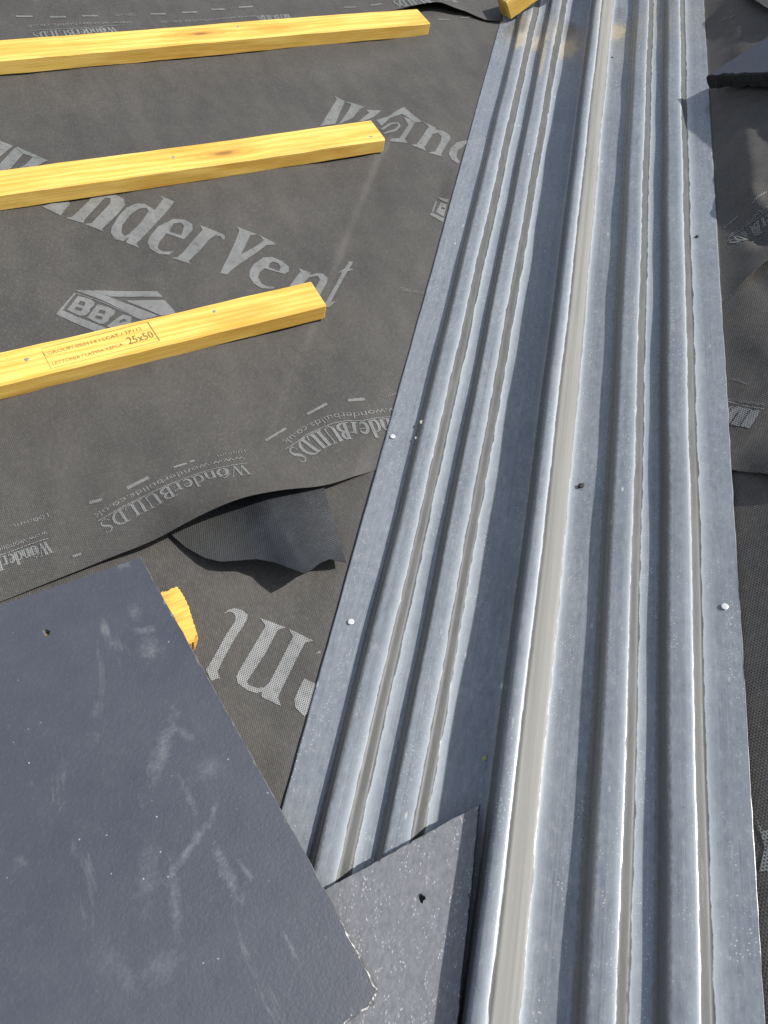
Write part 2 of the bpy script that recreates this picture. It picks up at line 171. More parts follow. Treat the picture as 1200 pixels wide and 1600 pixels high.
def weave(t, c, pitch, rot=0.0):
    """woven mesh: 0 in the holes, 1 on the threads"""
    k = 2*math.pi/pitch
    v = t.scaled(c, (k, k, k), rot=(0, 0, rot))
    sp = t.n('ShaderNodeSeparateXYZ'); t.l(v, sp.inputs[0])
    a = t.math('SINE', sp.outputs[0]); b = t.math('SINE', t.math('ADD', t.math('MULTIPLY', sp.outputs[0], .5), t.math('MULTIPLY', sp.outputs[1], .87)))
    d = t.math('SINE', t.math('SUBTRACT', t.math('MULTIPLY', sp.outputs[0], .5), t.math('MULTIPLY', sp.outputs[1], .87)))
    return t.ramp(t.math('ADD', a, t.math('SUBTRACT', d, b)), -2.0, 2.2)
def underlay_mat(name, pitch, rot, printed=False, tone=1.0, contrast=1.0, inkv=.215):
    m, nt, b = newmat(name); t = NT(nt); c = t.coord()
    w = weave(t, c, pitch, rot)
    big = t.noise(c, 7, 5, .6); fine = t.noise(c, 260, 3, .6); mid = t.noise(t.scaled(c, (1, .35, 1)), 45, 4, .6)
    dust = t.ramp(t.math('ADD', t.math('MULTIPLY', big, .6), t.math('MULTIPLY', mid, .4)), .38, .66)
    lo = .012*tone; hi = .098*tone
    clean = t.mix(t.ramp(w, .5-.5*contrast, .5+.5*contrast), (lo, lo*.98, lo*.96), (hi, hi*.97, hi*.93))
    col = t.mix(t.math('MULTIPLY', dust, .5), clean, (.108*tone, .103*tone, .094*tone))
    thread = t.noise(t.scaled(c, (520, 130, 1)), 1, 3, .7)
    col = t.mix(t.ramp(thread, .5, .75, 0, .36), col, (.17*tone, .165*tone, .155*tone))
    col = t.mix(t.ramp(fine, .3, .75, 0, .4), col, (.025, .025, .025))
    specks = t.ramp(t.voro(c, 95), .0, .035, 1, 0)
    keep = t.ramp(t.noise(c, 31, 2), .56, .62)
    col = t.mix(t.math('MULTIPLY', t.math('MULTIPLY', specks, keep), .6), col, (.35, .33, .3))
    if printed:
        ink = t.mix(t.ramp(mid, .3, .75), (inkv*.8, inkv*.84, inkv*.86), (inkv*1.15, inkv*1.2, inkv*1.22))
        cover = t.ramp(w, .30, .44)
        worn = t.ramp(t.noise(c, 120, 4, .7), .32, .5, .55, 1)
        col = t.mix(t.math('MULTIPLY', cover, worn), col, ink)
    t.l(col, b.inputs['Base Color'])
    b.inputs['Roughness'].default_value = .62
    b.inputs['Specular IOR Level'].default_value = .35
    h = t.math('ADD', t.math('MULTIPLY', w, .6), t.math('MULTIPLY', mid, .8))
    h = t.math('ADD', h, t.math('MULTIPLY', t.noise(t.scaled(c, (1, .6, 1), rot=(0, 0, .5)), 17, 4, .55, 1.2), 4.0))
    t.l(t.bump(h, .4, .0006), b.inputs['Normal'])
    return m
M_UA = underlay_mat('underlay_upper_cloth', .0019, 0.0, False, 1.0, .9)
M_PA = underlay_mat('underlay_upper_print', .0019, 0.0, True, 1.0, .9)
M_UB = underlay_mat('underlay_lower_cloth', .0019, 0.2, False, .95, .9)
M_PB = underlay_mat('underlay_lower_print', .0019, 0.2, True, .95, 1.0, .26)
M_UR = underlay_mat('underlay_right_cloth', .0025, .55, False, 1.12, 1.0)
M_PR = underlay_mat('underlay_right_print', .0025, .55, True, 1.12, 1.0)
def film_mat():
    m, nt, b = newmat('underlay_film_side'); t = NT(nt); c = t.coord()
    n = t.noise(c, 30, 5, .6); w = weave(t, c, .0022, .3)
    col = t.mix(t.ramp(n, .35, .7), (.009, .011, .014), (.021, .025, .031))
    left = t.n('ShaderNodeSeparateXYZ'); t.l(c, left.inputs[0])
    col = t.mix(t.math('MULTIPLY', t.ramp(left.outputs[0], .13, .18, 1, 0), .6), col, t.mix(w, (.016, .016, .016), (.10, .10, .095)))
    t.l(col, b.inputs['Base Color']); b.inputs['Roughness'].default_value = .5
    t.l(t.bump(t.math('ADD', t.noise(c, 160, 5, .7), t.math('MULTIPLY', w, .5)), .5, .0012), b.inputs['Normal'])
    return m
M_FILM = film_mat()
def trough_mat():
    m, nt, b = newmat('grey_gelcoat'); t = NT(nt); c = t.coord()
    streak = t.noise(t.scaled(c, (150, 1.6, 30)), 1.0, 5, .6)
    cloud = t.noise(c, 14, 6, .62); fine = t.noise(t.scaled(c, (1, .5, 1)), 190, 4, .7); mott = t.noise(t.scaled(c, (1, .3, 1)), 70, 6, .72)
    col = t.mix(t.ramp(cloud, .3, .72), (.158, .179, .210), (.205, .227, .260))
    col = t.mix(t.ramp(streak, .45, .7, 0, .5), col, (.23, .25, .275))
    col = t.mix(t.ramp(mott, .50, .72, 0, .35), col, (.26, .28, .30))
    hair = t.noise(t.scaled(c, (620, 3.2, 60), (0, .3, 0)), 1.0, 3, .6)
    col = t.mix(t.ramp(hair, .60, .72, 0, .45), col, (.33, .35, .37))
    col = t.mix(t.ramp(hair, .40, .28, 0, .4), col, (.07, .08, .095))
    # tan and dark reflections painted into the colour near the upper end
    for (sx, sy, lx, ly, k) in PTS['reflection_spots']:
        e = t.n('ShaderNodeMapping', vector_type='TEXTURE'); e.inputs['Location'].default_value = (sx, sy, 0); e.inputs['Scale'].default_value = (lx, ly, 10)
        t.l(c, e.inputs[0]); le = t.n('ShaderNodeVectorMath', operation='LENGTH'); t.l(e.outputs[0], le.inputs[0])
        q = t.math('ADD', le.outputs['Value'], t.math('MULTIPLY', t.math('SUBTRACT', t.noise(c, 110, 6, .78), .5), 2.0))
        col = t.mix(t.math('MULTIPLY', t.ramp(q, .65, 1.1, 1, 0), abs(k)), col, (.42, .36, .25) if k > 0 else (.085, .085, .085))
    col = t.mix(t.ramp(fine, .54, .70, 0, .45), col, (.33, .345, .365))
    col = t.mix(t.ramp(fine, .46, .32, 0, .35), col, (.085, .095, .112))
    # chalky dust specks and small scuffs
    sp = t.math('MULTIPLY', t.ramp(t.voro(c, 330), .12, .26, 1, 0), t.ramp(t.noise(t.scaled(c, (1, .22, 1)), 34, 6, .78), .49, .60))
    sc = t.math('MULTIPLY', t.ramp(t.voro(t.scaled(c, (1, .35, 1), rot=(0, 0, .5)), 60), .05, .10, 1, 0), t.ramp(t.noise(t.scaled(c, (1, .4, 1)), 16, 4, .7), .49, .57))
    flecks = t.math('MAXIMUM', sp, sc)
    col = t.mix(t.math('MULTIPLY', flecks, .7), col, (.60, .61, .60))
    dk = t.math('MULTIPLY', t.ramp(t.voro(c, 60), .02, .045, 1, 0), t.ramp(t.noise(c, 23, 2), .60, .66))
    col = t.mix(t.math('MULTIPLY', dk, .7), col, (.05, .05, .05))
    # grey strips on the rib shoulders, sky glints painted along their edges (vertex mask)
    at = t.n('ShaderNodeAttribute'); at.attribute_name = 'rub'  # mask of the grey strips and the painted glints beside them
    a2 = t.n('ShaderNodeAttribute'); a2.attribute_name = 'middle_rib'
    jag = t.math('MULTIPLY', t.math('SUBTRACT', t.noise(t.scaled(c, (60, 34, 20)), 1, 5, .65), .5), .9)
    rb = t.math('ADD', at.outputs['Fac'], jag)
    edge = t.ramp(rb, -.06, .06)
    glint_fringe = t.math('POWER', t.ramp(rb, -2.0, -.1), 1.8)
    col = t.mix(t.math('MULTIPLY', glint_fringe, .66), col, (.44, .48, .52))
    dark = t.mix(t.ramp(mott, .35, .65), (.025, .027, .026), (.052, .055, .051))
    pale = t.mix(t.ramp(streak, .35, .65), (.125, .126, .117), (.19, .19, .178))
    sx_ = t.n('ShaderNodeSeparateXYZ'); t.l(c, sx_.inputs[0])
    strip_col = t.mix(a2.outputs['Fac'], dark, pale)
    col = t.mix(t.math('MULTIPLY', edge, .92), col, strip_col)
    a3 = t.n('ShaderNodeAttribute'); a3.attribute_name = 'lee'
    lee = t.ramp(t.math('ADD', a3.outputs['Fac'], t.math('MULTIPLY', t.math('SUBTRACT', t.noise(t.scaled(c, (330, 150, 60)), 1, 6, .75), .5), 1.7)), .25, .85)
    col = t.mix(t.math('MULTIPLY', lee, .78), col, (.072, .071, .066))  # shadow bands beside the ribs darkened in the colour
    t.l(col, b.inputs['Base Color'])
    r = t.math('ADD', t.ramp(mott, .3, .7, .17, .33), t.math('MULTIPLY', flecks, .3))
    r = t.math('ADD', r, t.math('MULTIPLY', edge, .3))
    t.l(r, b.inputs['Roughness'])
    b.inputs['Specular IOR Level'].default_value = .6
    h = t.math('ADD', t.math('MULTIPLY', streak, .5), t.math('ADD', t.math('MULTIPLY', mott, .5), t.math('MULTIPLY', fine, .35)))
    t.l(t.bump(h, .3, .0012), b.inputs['Normal'])
    return m
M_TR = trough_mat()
def simple(name, col, rough, scale=60, var=.25, metal=0.0, bump=0.0, stretch=(1, 1, 1)):
    m, nt, b = newmat(name); t = NT(nt); c = t.scaled(t.coord(), stretch)
    n = t.noise(c, scale, 4, .6)
    lo = tuple(x*(1-var) for x in col); hi = tuple(min(1, x*(1+var)) for x in col)
    t.l(t.mix(t.ramp(n, .3, .7), lo, hi), b.inputs['Base Color'])
    b.inputs['Roughness'].default_value = rough; b.inputs['Metallic'].default_value = metal
    if bump: t.l(t.bump(n, bump, .001), b.inputs['Normal'])
    return m
M_GLASS = simple('sawn_trough_edge', (.72, .71, .66), .7, 300, .2)
M_STEEL = simple('galvanised_nail', (.72, .73, .74), .38, 400, .15, .35)
M_NAIL = simple('dull_nail', (.30, .27, .22), .55, 400, .3, .3)
M_INK = simple('stamp_ink', (.27, .18, .06), .8, 700, .5)
M_INKD = simple('stamp_ink_dark', (.19, .13, .045), .8, 700, .6)
def wood_mat(name, seed, hue=1.0):
    m, nt, b = newmat(name); t = NT(nt); c = t.coord()
    o = (seed*3.1, seed*1.7, seed*.9)
    warp = t.noise(t.scaled(c, (3.5, 22, 22), o), 1, 3, .5)
    g = t.n('ShaderNodeTexWave', wave_type='BANDS', bands_direction='Y'); g.inputs['Scale'].default_value = 26; g.inputs['Distortion'].default_value = 9.0
    g.inputs['Detail'].default_value = 3; g.inputs['Detail Scale'].default_value = 1.2
    t.l(t.scaled(c, (.10, 1.0, .8), o), g.inputs['Vector'])
    fib = t.noise(t.scaled(c, (14, 600, 600), o), 1, 4, .6); blot = t.noise(t.scaled(c, (5, 25, 25), o), 1, 4, .6)
    col = t.mix(t.ramp(g.outputs['Fac'], .2, .85), (.57, .335*hue, .045), (.72, .475*hue, .10))
    col = t.mix(t.ramp(fib, .35, .72, 0, .6), col, (.80, .61*hue, .23))
    col = t.mix(t.ramp(blot, .46, .72, 0, .75), col, (.50, .25*hue, .03))
    # knots
    kv = t.scaled(c, (3.3, 13, 13), (seed*2.37+.31, seed*.77+.2, seed*.37+.1))
    kd0 = t.voro(kv, 1.0, rand=1.0)
    kd = t.math('ADD', kd0, t.math('MULTIPLY', t.math('SUBTRACT', t.noise(kv, 5, 3, .6), .5), .10))
    ring = t.math('SINE', t.math('MULTIPLY', kd, 95.0))
    halo = t.ramp(kd, .10, .30, 1, 0, 'S')
    col = t.mix(t.math('MULTIPLY', halo, t.ramp(ring, -1, 1, .35, .6)), col, (.42, .19, .03))
    col = t.mix(t.ramp(kd, .035, .085, .8, 0), col, (.20, .09, .03))
    t.l(col, b.inputs['Base Color'])
    b.inputs['Roughness'].default_value = .66; b.inputs['Specular IOR Level'].default_value = .3
    h = t.math('ADD', t.math('MULTIPLY', fib, .6), t.math('MULTIPLY', g.outputs['Fac'], .4))
    t.l(t.bump(h, .6, .0009), b.inputs['Normal'])
    return m
def slate_mat(name, tone, chalk, seed, gloss=.5, glitter=0.0, smears=()):
    m, nt, b = newmat(name); t = NT(nt); c0 = t.coord(); c = t.scaled(c0, (1, 1, 1), (seed*1.3, seed*.7, 0))
    big = t.noise(c, 6, 5, .6); mid = t.noise(c, 38, 5, .65); fine = t.noise(c, 330, 3, .65)
    base = t.mix(t.ramp(big, .35, .68), (.053*tone, .062*tone, .086*tone), (.067*tone, .076*tone, .101*tone))
    base = t.mix(t.ramp(fine, .55, .8, 0, .35), base, (.12*tone, .125*tone, .14*tone))
    base = t.mix(t.ramp(mid, .6, .8, 0, .3), base, (.105*tone, .105*tone, .118*tone))
    if glitter: base = t.mix(t.ramp(t.noise(t.scaled(c, (1, .45, 1), rot=(0, 0, -.3)), 300, 4, .7), .30, .75), (.125, .132, .147), (.205, .212, .229))
    # rubbed chalk smears and pin-point chips
    smear = t.math('MULTIPLY', t.ramp(t.noise(t.scaled(c, (16, 6.5, 1), rot=(0, 0, -.5)), 1, 6, .68, .8), .62, .82), t.ramp(mid, .35, .65, .2, 1))
    base = t.mix(t.math('MULTIPLY', smear, .55*chalk), base, (.36, .37, .39))
    for (x, y, ln_, wd, ang, k) in smears:
        e = t.n('ShaderNodeMapping', vector_type='TEXTURE'); e.inputs['Location'].default_value = (x, y, 0); e.inputs['Rotation'].default_value = (0, 0, ang); e.inputs['Scale'].default_value = (ln_, wd, 10)
        t.l(c0, e.inputs[0])
        le = t.n('ShaderNodeVectorMath', operation='LENGTH'); t.l(e.outputs[0], le.inputs[0])
        q = t.math('ADD', le.outputs['Value'], t.math('MULTIPLY', t.math('SUBTRACT', t.noise(c, 110, 6, .8), .5), 4.2))
        base = t.mix(t.math('MULTIPLY', t.math('MULTIPLY', t.ramp(q, -.1, 1.25, 1, 0), t.ramp(t.noise(c, 260, 3, .7), .35, .65, .35, 1)), k*.5), base, (.34, .35, .375))
    sp = t.math('MULTIPLY', t.ramp(t.voro(c, 95), .035, .08, 1, 0), t.ramp(t.noise(c, 22, 4, .7), .50, .58))
    base = t.mix(t.math('MULTIPLY', sp, .6*chalk), base, (.55, .55, .55))
    scr = t.math('MULTIPLY', t.ramp(t.voro(t.scaled(c, (1, .18, 1), rot=(0, 0, .45)), 26), .012, .03, 1, 0), t.ramp(t.noise(c, 5, 2), .52, .6))
    base = t.mix(t.math('MULTIPLY', scr, .5*chalk), base, (.5, .5, .5))
    if glitter:
        gl = t.ramp(t.voro(t.scaled(c, (1, .5, 1), rot=(0, 0, -.35)), 560), .10, .36, 1, 0)
        gk = t.ramp(t.noise(t.scaled(c, (1, .4, 1), rot=(0, 0, -.3)), 150, 4, .78), .49, .58)
        base = t.mix(t.math('MULTIPLY', t.math('MULTIPLY', gl, gk), glitter), base, (.72, .72, .74))  # sun sparkle put into the colour as pale flecks
    t.l(base, b.inputs['Base Color'])
    t.l(t.ramp(mid, .3, .7, gloss-.08, gloss+.1), b.inputs['Roughness'])
    b.inputs['Specular IOR Level'].default_value = .45
    h = t.math('ADD', t.math('MULTIPLY', mid, .5), t.math('ADD', t.math('MULTIPLY', fine, .35), t.math('MULTIPLY', big, .9)))
    t.l(t.bump(h, .45 if not glitter else .55, .0022 if not glitter else .0016), b.inputs['Normal'])
    return m
M_SL1 = slate_mat('blue_grey_slate', .78, 1.0, 1, smears=PTS['smears'])
M_SL2 = slate_mat('sparkle_slate', 2.6, .5, 5, .42, .55)
M_SL3 = slate_mat('dark_slate', 1.0, .4, 9)
M_SLE = simple('split_slate_edge', (.10, .105, .115), .75, 240, .6, 0, .6)
def arris_mat():
    m, nt, b = newmat('battered_slate_corner'); t = NT(nt); c = t.coord()
    le = t.n('ShaderNodeVectorMath', operation='DISTANCE'); t.l(c, le.inputs[0]); le.inputs[1].default_value = (.098, -.058, .05)
    near = t.ramp(le.outputs['Value'], .04, .075, 1, 0)
    n = t.noise(t.scaled(c, (1, .4, 1)), 260, 3, .7)
    col = t.mix(t.ramp(n, .4, .6), (.05, .053, .058), (.13, .133, .138))
    col = t.mix(t.math('MULTIPLY', near, t.ramp(n, .53, .61)), col, (.46, .455, .44))
    t.l(col, b.inputs['Base Color']); b.inputs['Roughness'].default_value = .75
    t.l(t.bump(n, .7, .001), b.inputs['Normal'])
    return m
M_SLA = arris_mat()
M_SLD = simple('shaded_slate_edge', (.016, .017, .020), .8, 160, .6, 0, .8)  # near black: shade of the edge facing away from the sun, put into its colour
M_SLC = simple('chipped_slate_arris', (.13, .133, .135), .7, 220, .6, 0, .6)
# ------------------------------------------------------------------ underlay sheets
class Cloth:
    def __init__(s, relief, flip=1): s.v = []; s.f = []; s.m = []; s.relief = relief; s.fl = flip; s.lift = .0007
    def P(s, u, v, dh=0.0): return (u*s.fl, v, s.relief(u, v)+dh)
    def grid(s, nu, nv, fn, rims=()):
        b = len(s.v)
        for j in range(nv+1):
            for i in range(nu+1):
                u, v = fn(i/nu, j/nv); s.v.append(s.P(u, v))
        for j in range(nv):
            for i in range(nu):
                a = b+j*(nu+1)+i
                q = (a, a+1, a+nu+2, a+nu+1)
                s.f.append(q if s.fl > 0 else q[::-1]); s.m.append(0)
        for rim in rims:                                 # the cut edge of the membrane has a thickness
            ids = [b+i for i in range(nu+1)] if rim == 'v0' else ([b+j*(nu+1) for j in range(nv+1)] if rim == 'u0' else [b+j*(nu+1)+nu for j in range(nv+1)])
            k = len(s.v)
            for q in ids: x, y, z = s.v[q]; s.v.append((x, y, z)); s.v.append((x, y, z-.0009))
            for i in range(len(ids)-1): s.f.append((k+2*i, k+2*i+1, k+2*i+3, k+2*i+2)); s.m.append(0)
    def tri_face(s, pts, z):
        b = len(s.v)
        for (u, v) in pts: s.v.append(s.P(u, v, s.lift+z))
        ar = sum(pts[i][0]*pts[(i+1) % len(pts)][1]-pts[(i+1) % len(pts)][0]*pts[i][1] for i in range(len(pts)))
        ids = list(range(b, b+len(pts)))
        if ar*s.fl < 0: ids.reverse()
        s.f.append(ids); s.m.append(1)
    def tri_rec(s, a, b, c, z, lim=.009):
        e = [(math.dist(a, b), 0), (math.dist(b, c), 1), (math.dist(c, a), 2)]
        L, k = max(e)
        if L < lim: s.tri_face((a, b, c), z); return
        p = [a, b, c]; q, r, o = p[k], p[(k+1) % 3], p[(k+2) % 3]
        m = ((q[0]+r[0])/2, (q[1]+r[1])/2)
        s.tri_rec(q, m, o, z, lim); s.tri_rec(m, r, o, z, lim)
    def polygon(s, outer, holes=(), z=0.0):
        loops = [[Vector((p[0], p[1], 0)) for p in outer]]+[[Vector((p[0], p[1], 0)) for p in h] for h in holes]
        flat = [p for l in loops for p in l]
        for t in tessellate_polygon(loops):
            s.tri_rec(*[(flat[i].x, flat[i].y) for i in t], z)
    def stroke(s, pts, ws, z=0.0):
        """a ribbon of varying width along a polyline"""
        if isinstance(ws, (int, float)): ws = [ws]*len(pts)
        P = []; W = []
        for i in range(len(pts)-1):
            n = max(1, int(math.dist(pts[i], pts[i+1])/.006))
            for k in range(n):
                f = k/n; P.append((pts[i][0]+(pts[i+1][0]-pts[i][0])*f, pts[i][1]+(pts[i+1][1]-pts[i][1])*f)); W.append(ws[i]+(ws[i+1]-ws[i])*f)
        P.append(tuple(pts[-1])); W.append(ws[-1])
        A = []; B = []
        for i in range(len(P)):
            a = P[max(0, i-1)]; b = P[min(len(P)-1, i+1)]
            d = math.dist(a, b) or 1
            nx, ny = -(b[1]-a[1])/d*W[i]/2, (b[0]-a[0])/d*W[i]/2
            A.append((P[i][0]+nx, P[i][1]+ny)); B.append((P[i][0]-nx, P[i][1]-ny))
        for i in range(len(P)-1): s.tri_face((A[i], B[i], B[i+1], A[i+1]), z)
    def prints(s, key):
        d = PRINT[key]
        for o, h in d['polys']: s.polygon(o, h)
        for p, w in d['lines']: s.stroke(p, w, .00008)
        for t, base, hgt, style in d['texts']: s.text(t, base, hgt, style)
    def text(s, txt, base, hgt, style):
        cum = [0]
        for i in range(len(base)-1): cum.append(cum[-1]+math.dist(base[i], base[i+1]))
        tot = cum[-1]
        def at(x, y):
            q = x*tot
            i = 0
            while i < len(base)-2 and q > cum[i+1]: i += 1
            f = (q-cum[i])/(cum[i+1]-cum[i]); a, b = base[i], base[i+1]
            # smooth the direction between neighbouring pieces
            def dr(k): k = max(0, min(len(base)-2, k)); L = cum[k+1]-cum[k]; return ((base[k+1][0]-base[k][0])/L, (base[k+1][1]-base[k][1])/L)
            d0 = dr(i); d1 = dr(i+1) if f > .5 else dr(i-1); w = abs(f-.5)
            dx, dy = d0[0]*(1-w)+d1[0]*w, d0[1]*(1-w)+d1[1]*w
            n = math.hypot(dx, dy); dx /= n; dy /= n
            # across the slope the lettering reads un-mirrored on both slopes
            return (a[0]+(b[0]-a[0])*f-dy*y*s.fl, a[1]+(b[1]-a[1])*f+dx*y*s.fl)
        if style == 'serif':
            adv = sum(SERIF[c][0] for c in txt); x0 = 0
            for c in txt:
                a, strokes = SERIF[c]
                for k, (pts, ws) in enumerate(strokes):
                    P = [at((x0+px)/adv, py*hgt) for px, py in pts]
                    s.stroke(P, [w*hgt*.9 for w in ws], .00003*(k % 5))
                x0 += a
        else:
            vs, fs, w, h = text_mesh(txt)
            b = len(s.v)
            for x, y in vs:
                u, v = at(x/w, y/h*hgt); s.v.append(s.P(u, v, s.lift))
            for f in fs:
                p = [s.v[b+i] for i in f]
                ar = sum(p[i][0]*p[(i+1) % len(p)][1]-p[(i+1) % len(p)][0]*p[i][1] for i in range(len(p)))
                ids = [b+i for i in f]
                if ar < 0: ids.reverse()
                s.f.append(ids); s.m.append(1)
    def build(s, name, mats, mw, label, cat, group=None):
        o = link(name, mesh(name, s.v, s.f, s.m), mats, mw, smooth=True)
        return tag(o, label, cat, group)
def text_mesh(txt):
    cu = bpy.data.curves.new('lettering', 'FONT'); cu.body = txt; cu.size = 1.0; cu.resolution_u = 2
    ob = bpy.data.objects.new('lettering', cu); COL.objects.link(ob)
    dg = bpy.context.evaluated_depsgraph_get(); me = ob.evaluated_get(dg).to_mesh()
    vs = [(v.co.x, v.co.y) for v in me.vertices]; fs = [list(p.vertices) for p in me.polygons]
    ob.evaluated_get(dg).to_mesh_clear()
    bpy.data.objects.remove(ob); bpy.data.curves.remove(cu)
    x0 = min(v[0] for v in vs); w = max(v[0] for v in vs)-x0
    return [(x-x0, y) for x, y in vs], fs, w, .72
def arc(cx, cy, rx, ry, a0, a1, n=8): return [(cx+rx*math.cos(math.radians(a0+(a1-a0)*i/n)), cy+ry*math.sin(math.radians(a0+(a1-a0)*i/n))) for i in range(n+1)]
def bow(n, lo, hi): return [lo+(hi-lo)*math.sin(math.pi*i/n) for i in range(n+1)]
TH, HL = .20, .055
def stem(x, h, w=TH): return ([(x, .0), (x, h)], [w, w])
def ser(x, y, w=.3): return ([(x-w/2, y), (x+w/2, y)], [HL, HL])
SERIF = {
 'W': (.92, [([(.10, 1), (.30, 0)], [TH, TH*.8]), ([(.30, 0), (.45, .9)], [HL, HL]), ([(.42, 1), (.62, 0)], [TH, TH*.8]), ([(.62, 0), (.82, 1)], [HL, HL]), ser(.10, 1), ser(.42, 1), ser(.82, 1, .2)]),
 'o': (.55, [(arc(.26, .33, .2, .33, 90, 450, 16), [HL+TH*abs(math.cos(math.radians(90+22.5*i))) for i in range(17)]), ([(-.02, .62), (.26, .92), (.54, .62)], [HL, .1, HL]), (arc(.26, .33, .06, .12, 0, 330, 8), [HL]*9)]),
 'n': (.56, [stem(.13, .68), (arc(.29, .45, .14, .22, 150, 0, 6)+[(.43, 0)], [HL]*3+[.1]*3+[TH, TH]), ser(.13, 0), ser(.43, 0), ser(.09, .68, .16)]),
 'd': (.54, [(arc(.24, .33, .17, .33, 60, 300, 10), bow(10, HL, TH)), stem(.41, 1), ser(.44, 0, .2), ser(.37, 1, .16)]),
 'e': (.48, [(arc(.24, .33, .17, .33, 20, 320, 12), bow(12, HL, TH)), ([(.1, .36), (.4, .40)], [HL, HL])]),
 'r': (.42, [stem(.13, .68), ([(.2, .5), (.28, .64), (.38, .6)], [HL, .08, .13]), ser(.13, 0), ser(.09, .68, .16)]),
 'B': (.60, [stem(.15, 1), (arc(.2, .76, .26, .24, 90, -90, 8), bow(8, HL, TH)), (arc(.2, .26, .31, .26, 90, -90, 8), bow(8, HL, TH)), ser(.1, 0), ser(.1, 1)]),
 'U': (.66, [([(.15, 1), (.15, .25)]+arc(.34, .22, .19, .22, 180, 330, 7), [TH, TH]+[TH, .14, .11, .08, HL, HL, HL, HL]), stem(.53, 1, .07), ser(.15, 1), ser(.53, 1, .22)]),
 'I': (.36, [stem(.18, 1), ser(.18, 0), ser(.18, 1)]),
 'L': (.54, [stem(.15, 1), ([(.2, .03), (.42, .03), (.48, .28)], [HL, .08, HL]), ser(.12, 0), ser(.15, 1)]),
 'D': (.64, [stem(.15, 1), (arc(.22, .5, .33, .5, 90, -90, 10), bow(10, HL, TH)), ser(.1, 0), ser(.1, 1)]),
 'S': (.52, [([(.42, .74), (.40, .95), (.24, .98), (.12, .82), (.18, .62), (.36, .42), (.42, .22), (.30, .03), (.14, .03), (.07, .26)], [HL, HL, .07, .12, TH, TH, .12, .07, HL, HL])]),
}
def lerp(a, b, k): return a+(b-a)*k
# upper left sheet, lapped over the lower one, ending under the trough
c = Cloth(relief_a)
def fa(i, j):
    v = .406+(j**1.0)*(1.62-.406); u = lerp(-1.25, -.2, i/.1) if i < .1 else lerp(-.2, ucut(v)+.045, (i-.1)/.9)
    return u, v+(.0016*wob(u, 0, 2.5))*(1-j)
c.grid(300, 220, fa, ('v0',)); c.prints('A')
c.build('underlay_sheet', [M_UA, M_PA], FL, 'dark grey printed roofing underlay under the three yellow battens, diagonal white lettering and square emblem', 'roofing underlay', 'sheets of roofing underlay')
c = Cloth(relief_b)
def fb(i, j):
    v = lerp(-.55, .62, j); return lerp(-1.25, ucut(v)+.045, i), v
c.grid(160, 110, fb); c.prints('B')
c.build('underlay_sheet', [M_UB, M_PB], FL, 'coarse woven underlay sheet with large upside-down letters between big slate and trough', 'roofing underlay', 'sheets of roofing underlay')
# top sheet: its lower edge runs under the highest batten, then lifts towards the trough
EC = [(-1.3, 1.335), (.3, 1.345), (.75, 1.375)]+[(p[0], p[1]) for p in PTS['edgeC']]+[(1.30, 1.32)]
def edge_c(u):
    for a, b in zip(EC, EC[1:]):
        if u <= b[0]: return lerp(a[1], b[1], sstep(a[0], b[0], u))
    return EC[-1][1]
def rc(u, v):
    e = max(0.0, v-edge_c(u))
    lift = .016*math.exp(-((u-1.03)/.075)**2)*math.exp(-e/.07)
    return relief_c(u, v)*0+.0024+.0010*wob(u+.2, v, 1.2)+lift+max(0, relief_a(u, v))*sstep(.9, .7, u)*0
c = Cloth(rc)
def fc(i, j):
    u = lerp(-1.25, 1.262, i); v = edge_c(u)+j*(2.6-edge_c(u))**1
    return u+sstep(0, 1, j)*.9*(i**2), v
c.grid(220, 70, fc, ('v0',)); c.prints('C')
c.build('underlay_sheet', [M_UA, M_PA], FL, 'topmost left underlay sheet lapping behind the highest batten, edge lifted near the trough', 'roofing underlay', 'sheets of roofing underlay')
# right slope
c = Cloth(relief_e, -1)
def fe(i, j):
    v = .4265+j*(1.75-.4265); u = lerp(-1.2, ucut(v)+.045, i)
    return u, v+.002*wob(u, .3, 2)*(1-j)+(.012*sstep(.40, .33, u))*(1-j)
c.grid(200, 110, fe, ('v0',)); c.prints('Er')
c.build('underlay_sheet', [M_UR, M_PR], FR, 'smooth dark underlay on the right slope with faint lettering above its lifted lower edge', 'roofing underlay', 'sheets of roofing underlay')
c = Cloth(lambda u, v: relief_d(u, v)+.001, -1)
def fd(i, j):
    v = lerp(.50, 1.42, j); u1 = ucut(v)+.03; u0 = min(.554+.02*(v-.65)*-1.0, u1-.02) if v < .8 else .551
    u0 = .5585-(v-.6458)*.102 if v < .80 else .5428
    return lerp(min(u0, u1-.01), u1, i), v
c.grid(90, 120, fd, ('u0',)); c.prints('Dr')
c.build('underlay_sheet', [M_UR, M_PR], FR, 'creased underlay strip with scrawled white lettering beside the right edge of the trough', 'roofing underlay', 'sheets of roofing underlay')
c = Cloth(relief_f, -1)
def ff(i, j):
    v = lerp(-.6, .62, j); return lerp(-1.2, ucut(v)+.045, i), v
c.grid(130, 110, ff); c.prints('Fr')
c.build('underlay_sheet', [M_UR, M_PR], FR, 'lowest underlay sheet on the right slope showing as a coarse dark strip', 'roofing underlay', 'sheets of roofing underlay')
c = Cloth(lambda u, v: relief_g(u, v)+.006*math.exp(-max(0, (v-1.265-(u-.95)*.56))/.05), -1)
def fg(i, j):
    u = lerp(-1.0, 1.05, i); e = 1.2646+(u-.952)*.56 if u > .9 else 1.2355
    return u, e+j*1.2
c.grid(120, 40, fg, ('v0',))
c.build('underlay_sheet', [M_UR, M_PR], FR, 'underlay edge lifted over a black gap in the upper right corner', 'roofing underlay', 'sheets of roofing underlay')
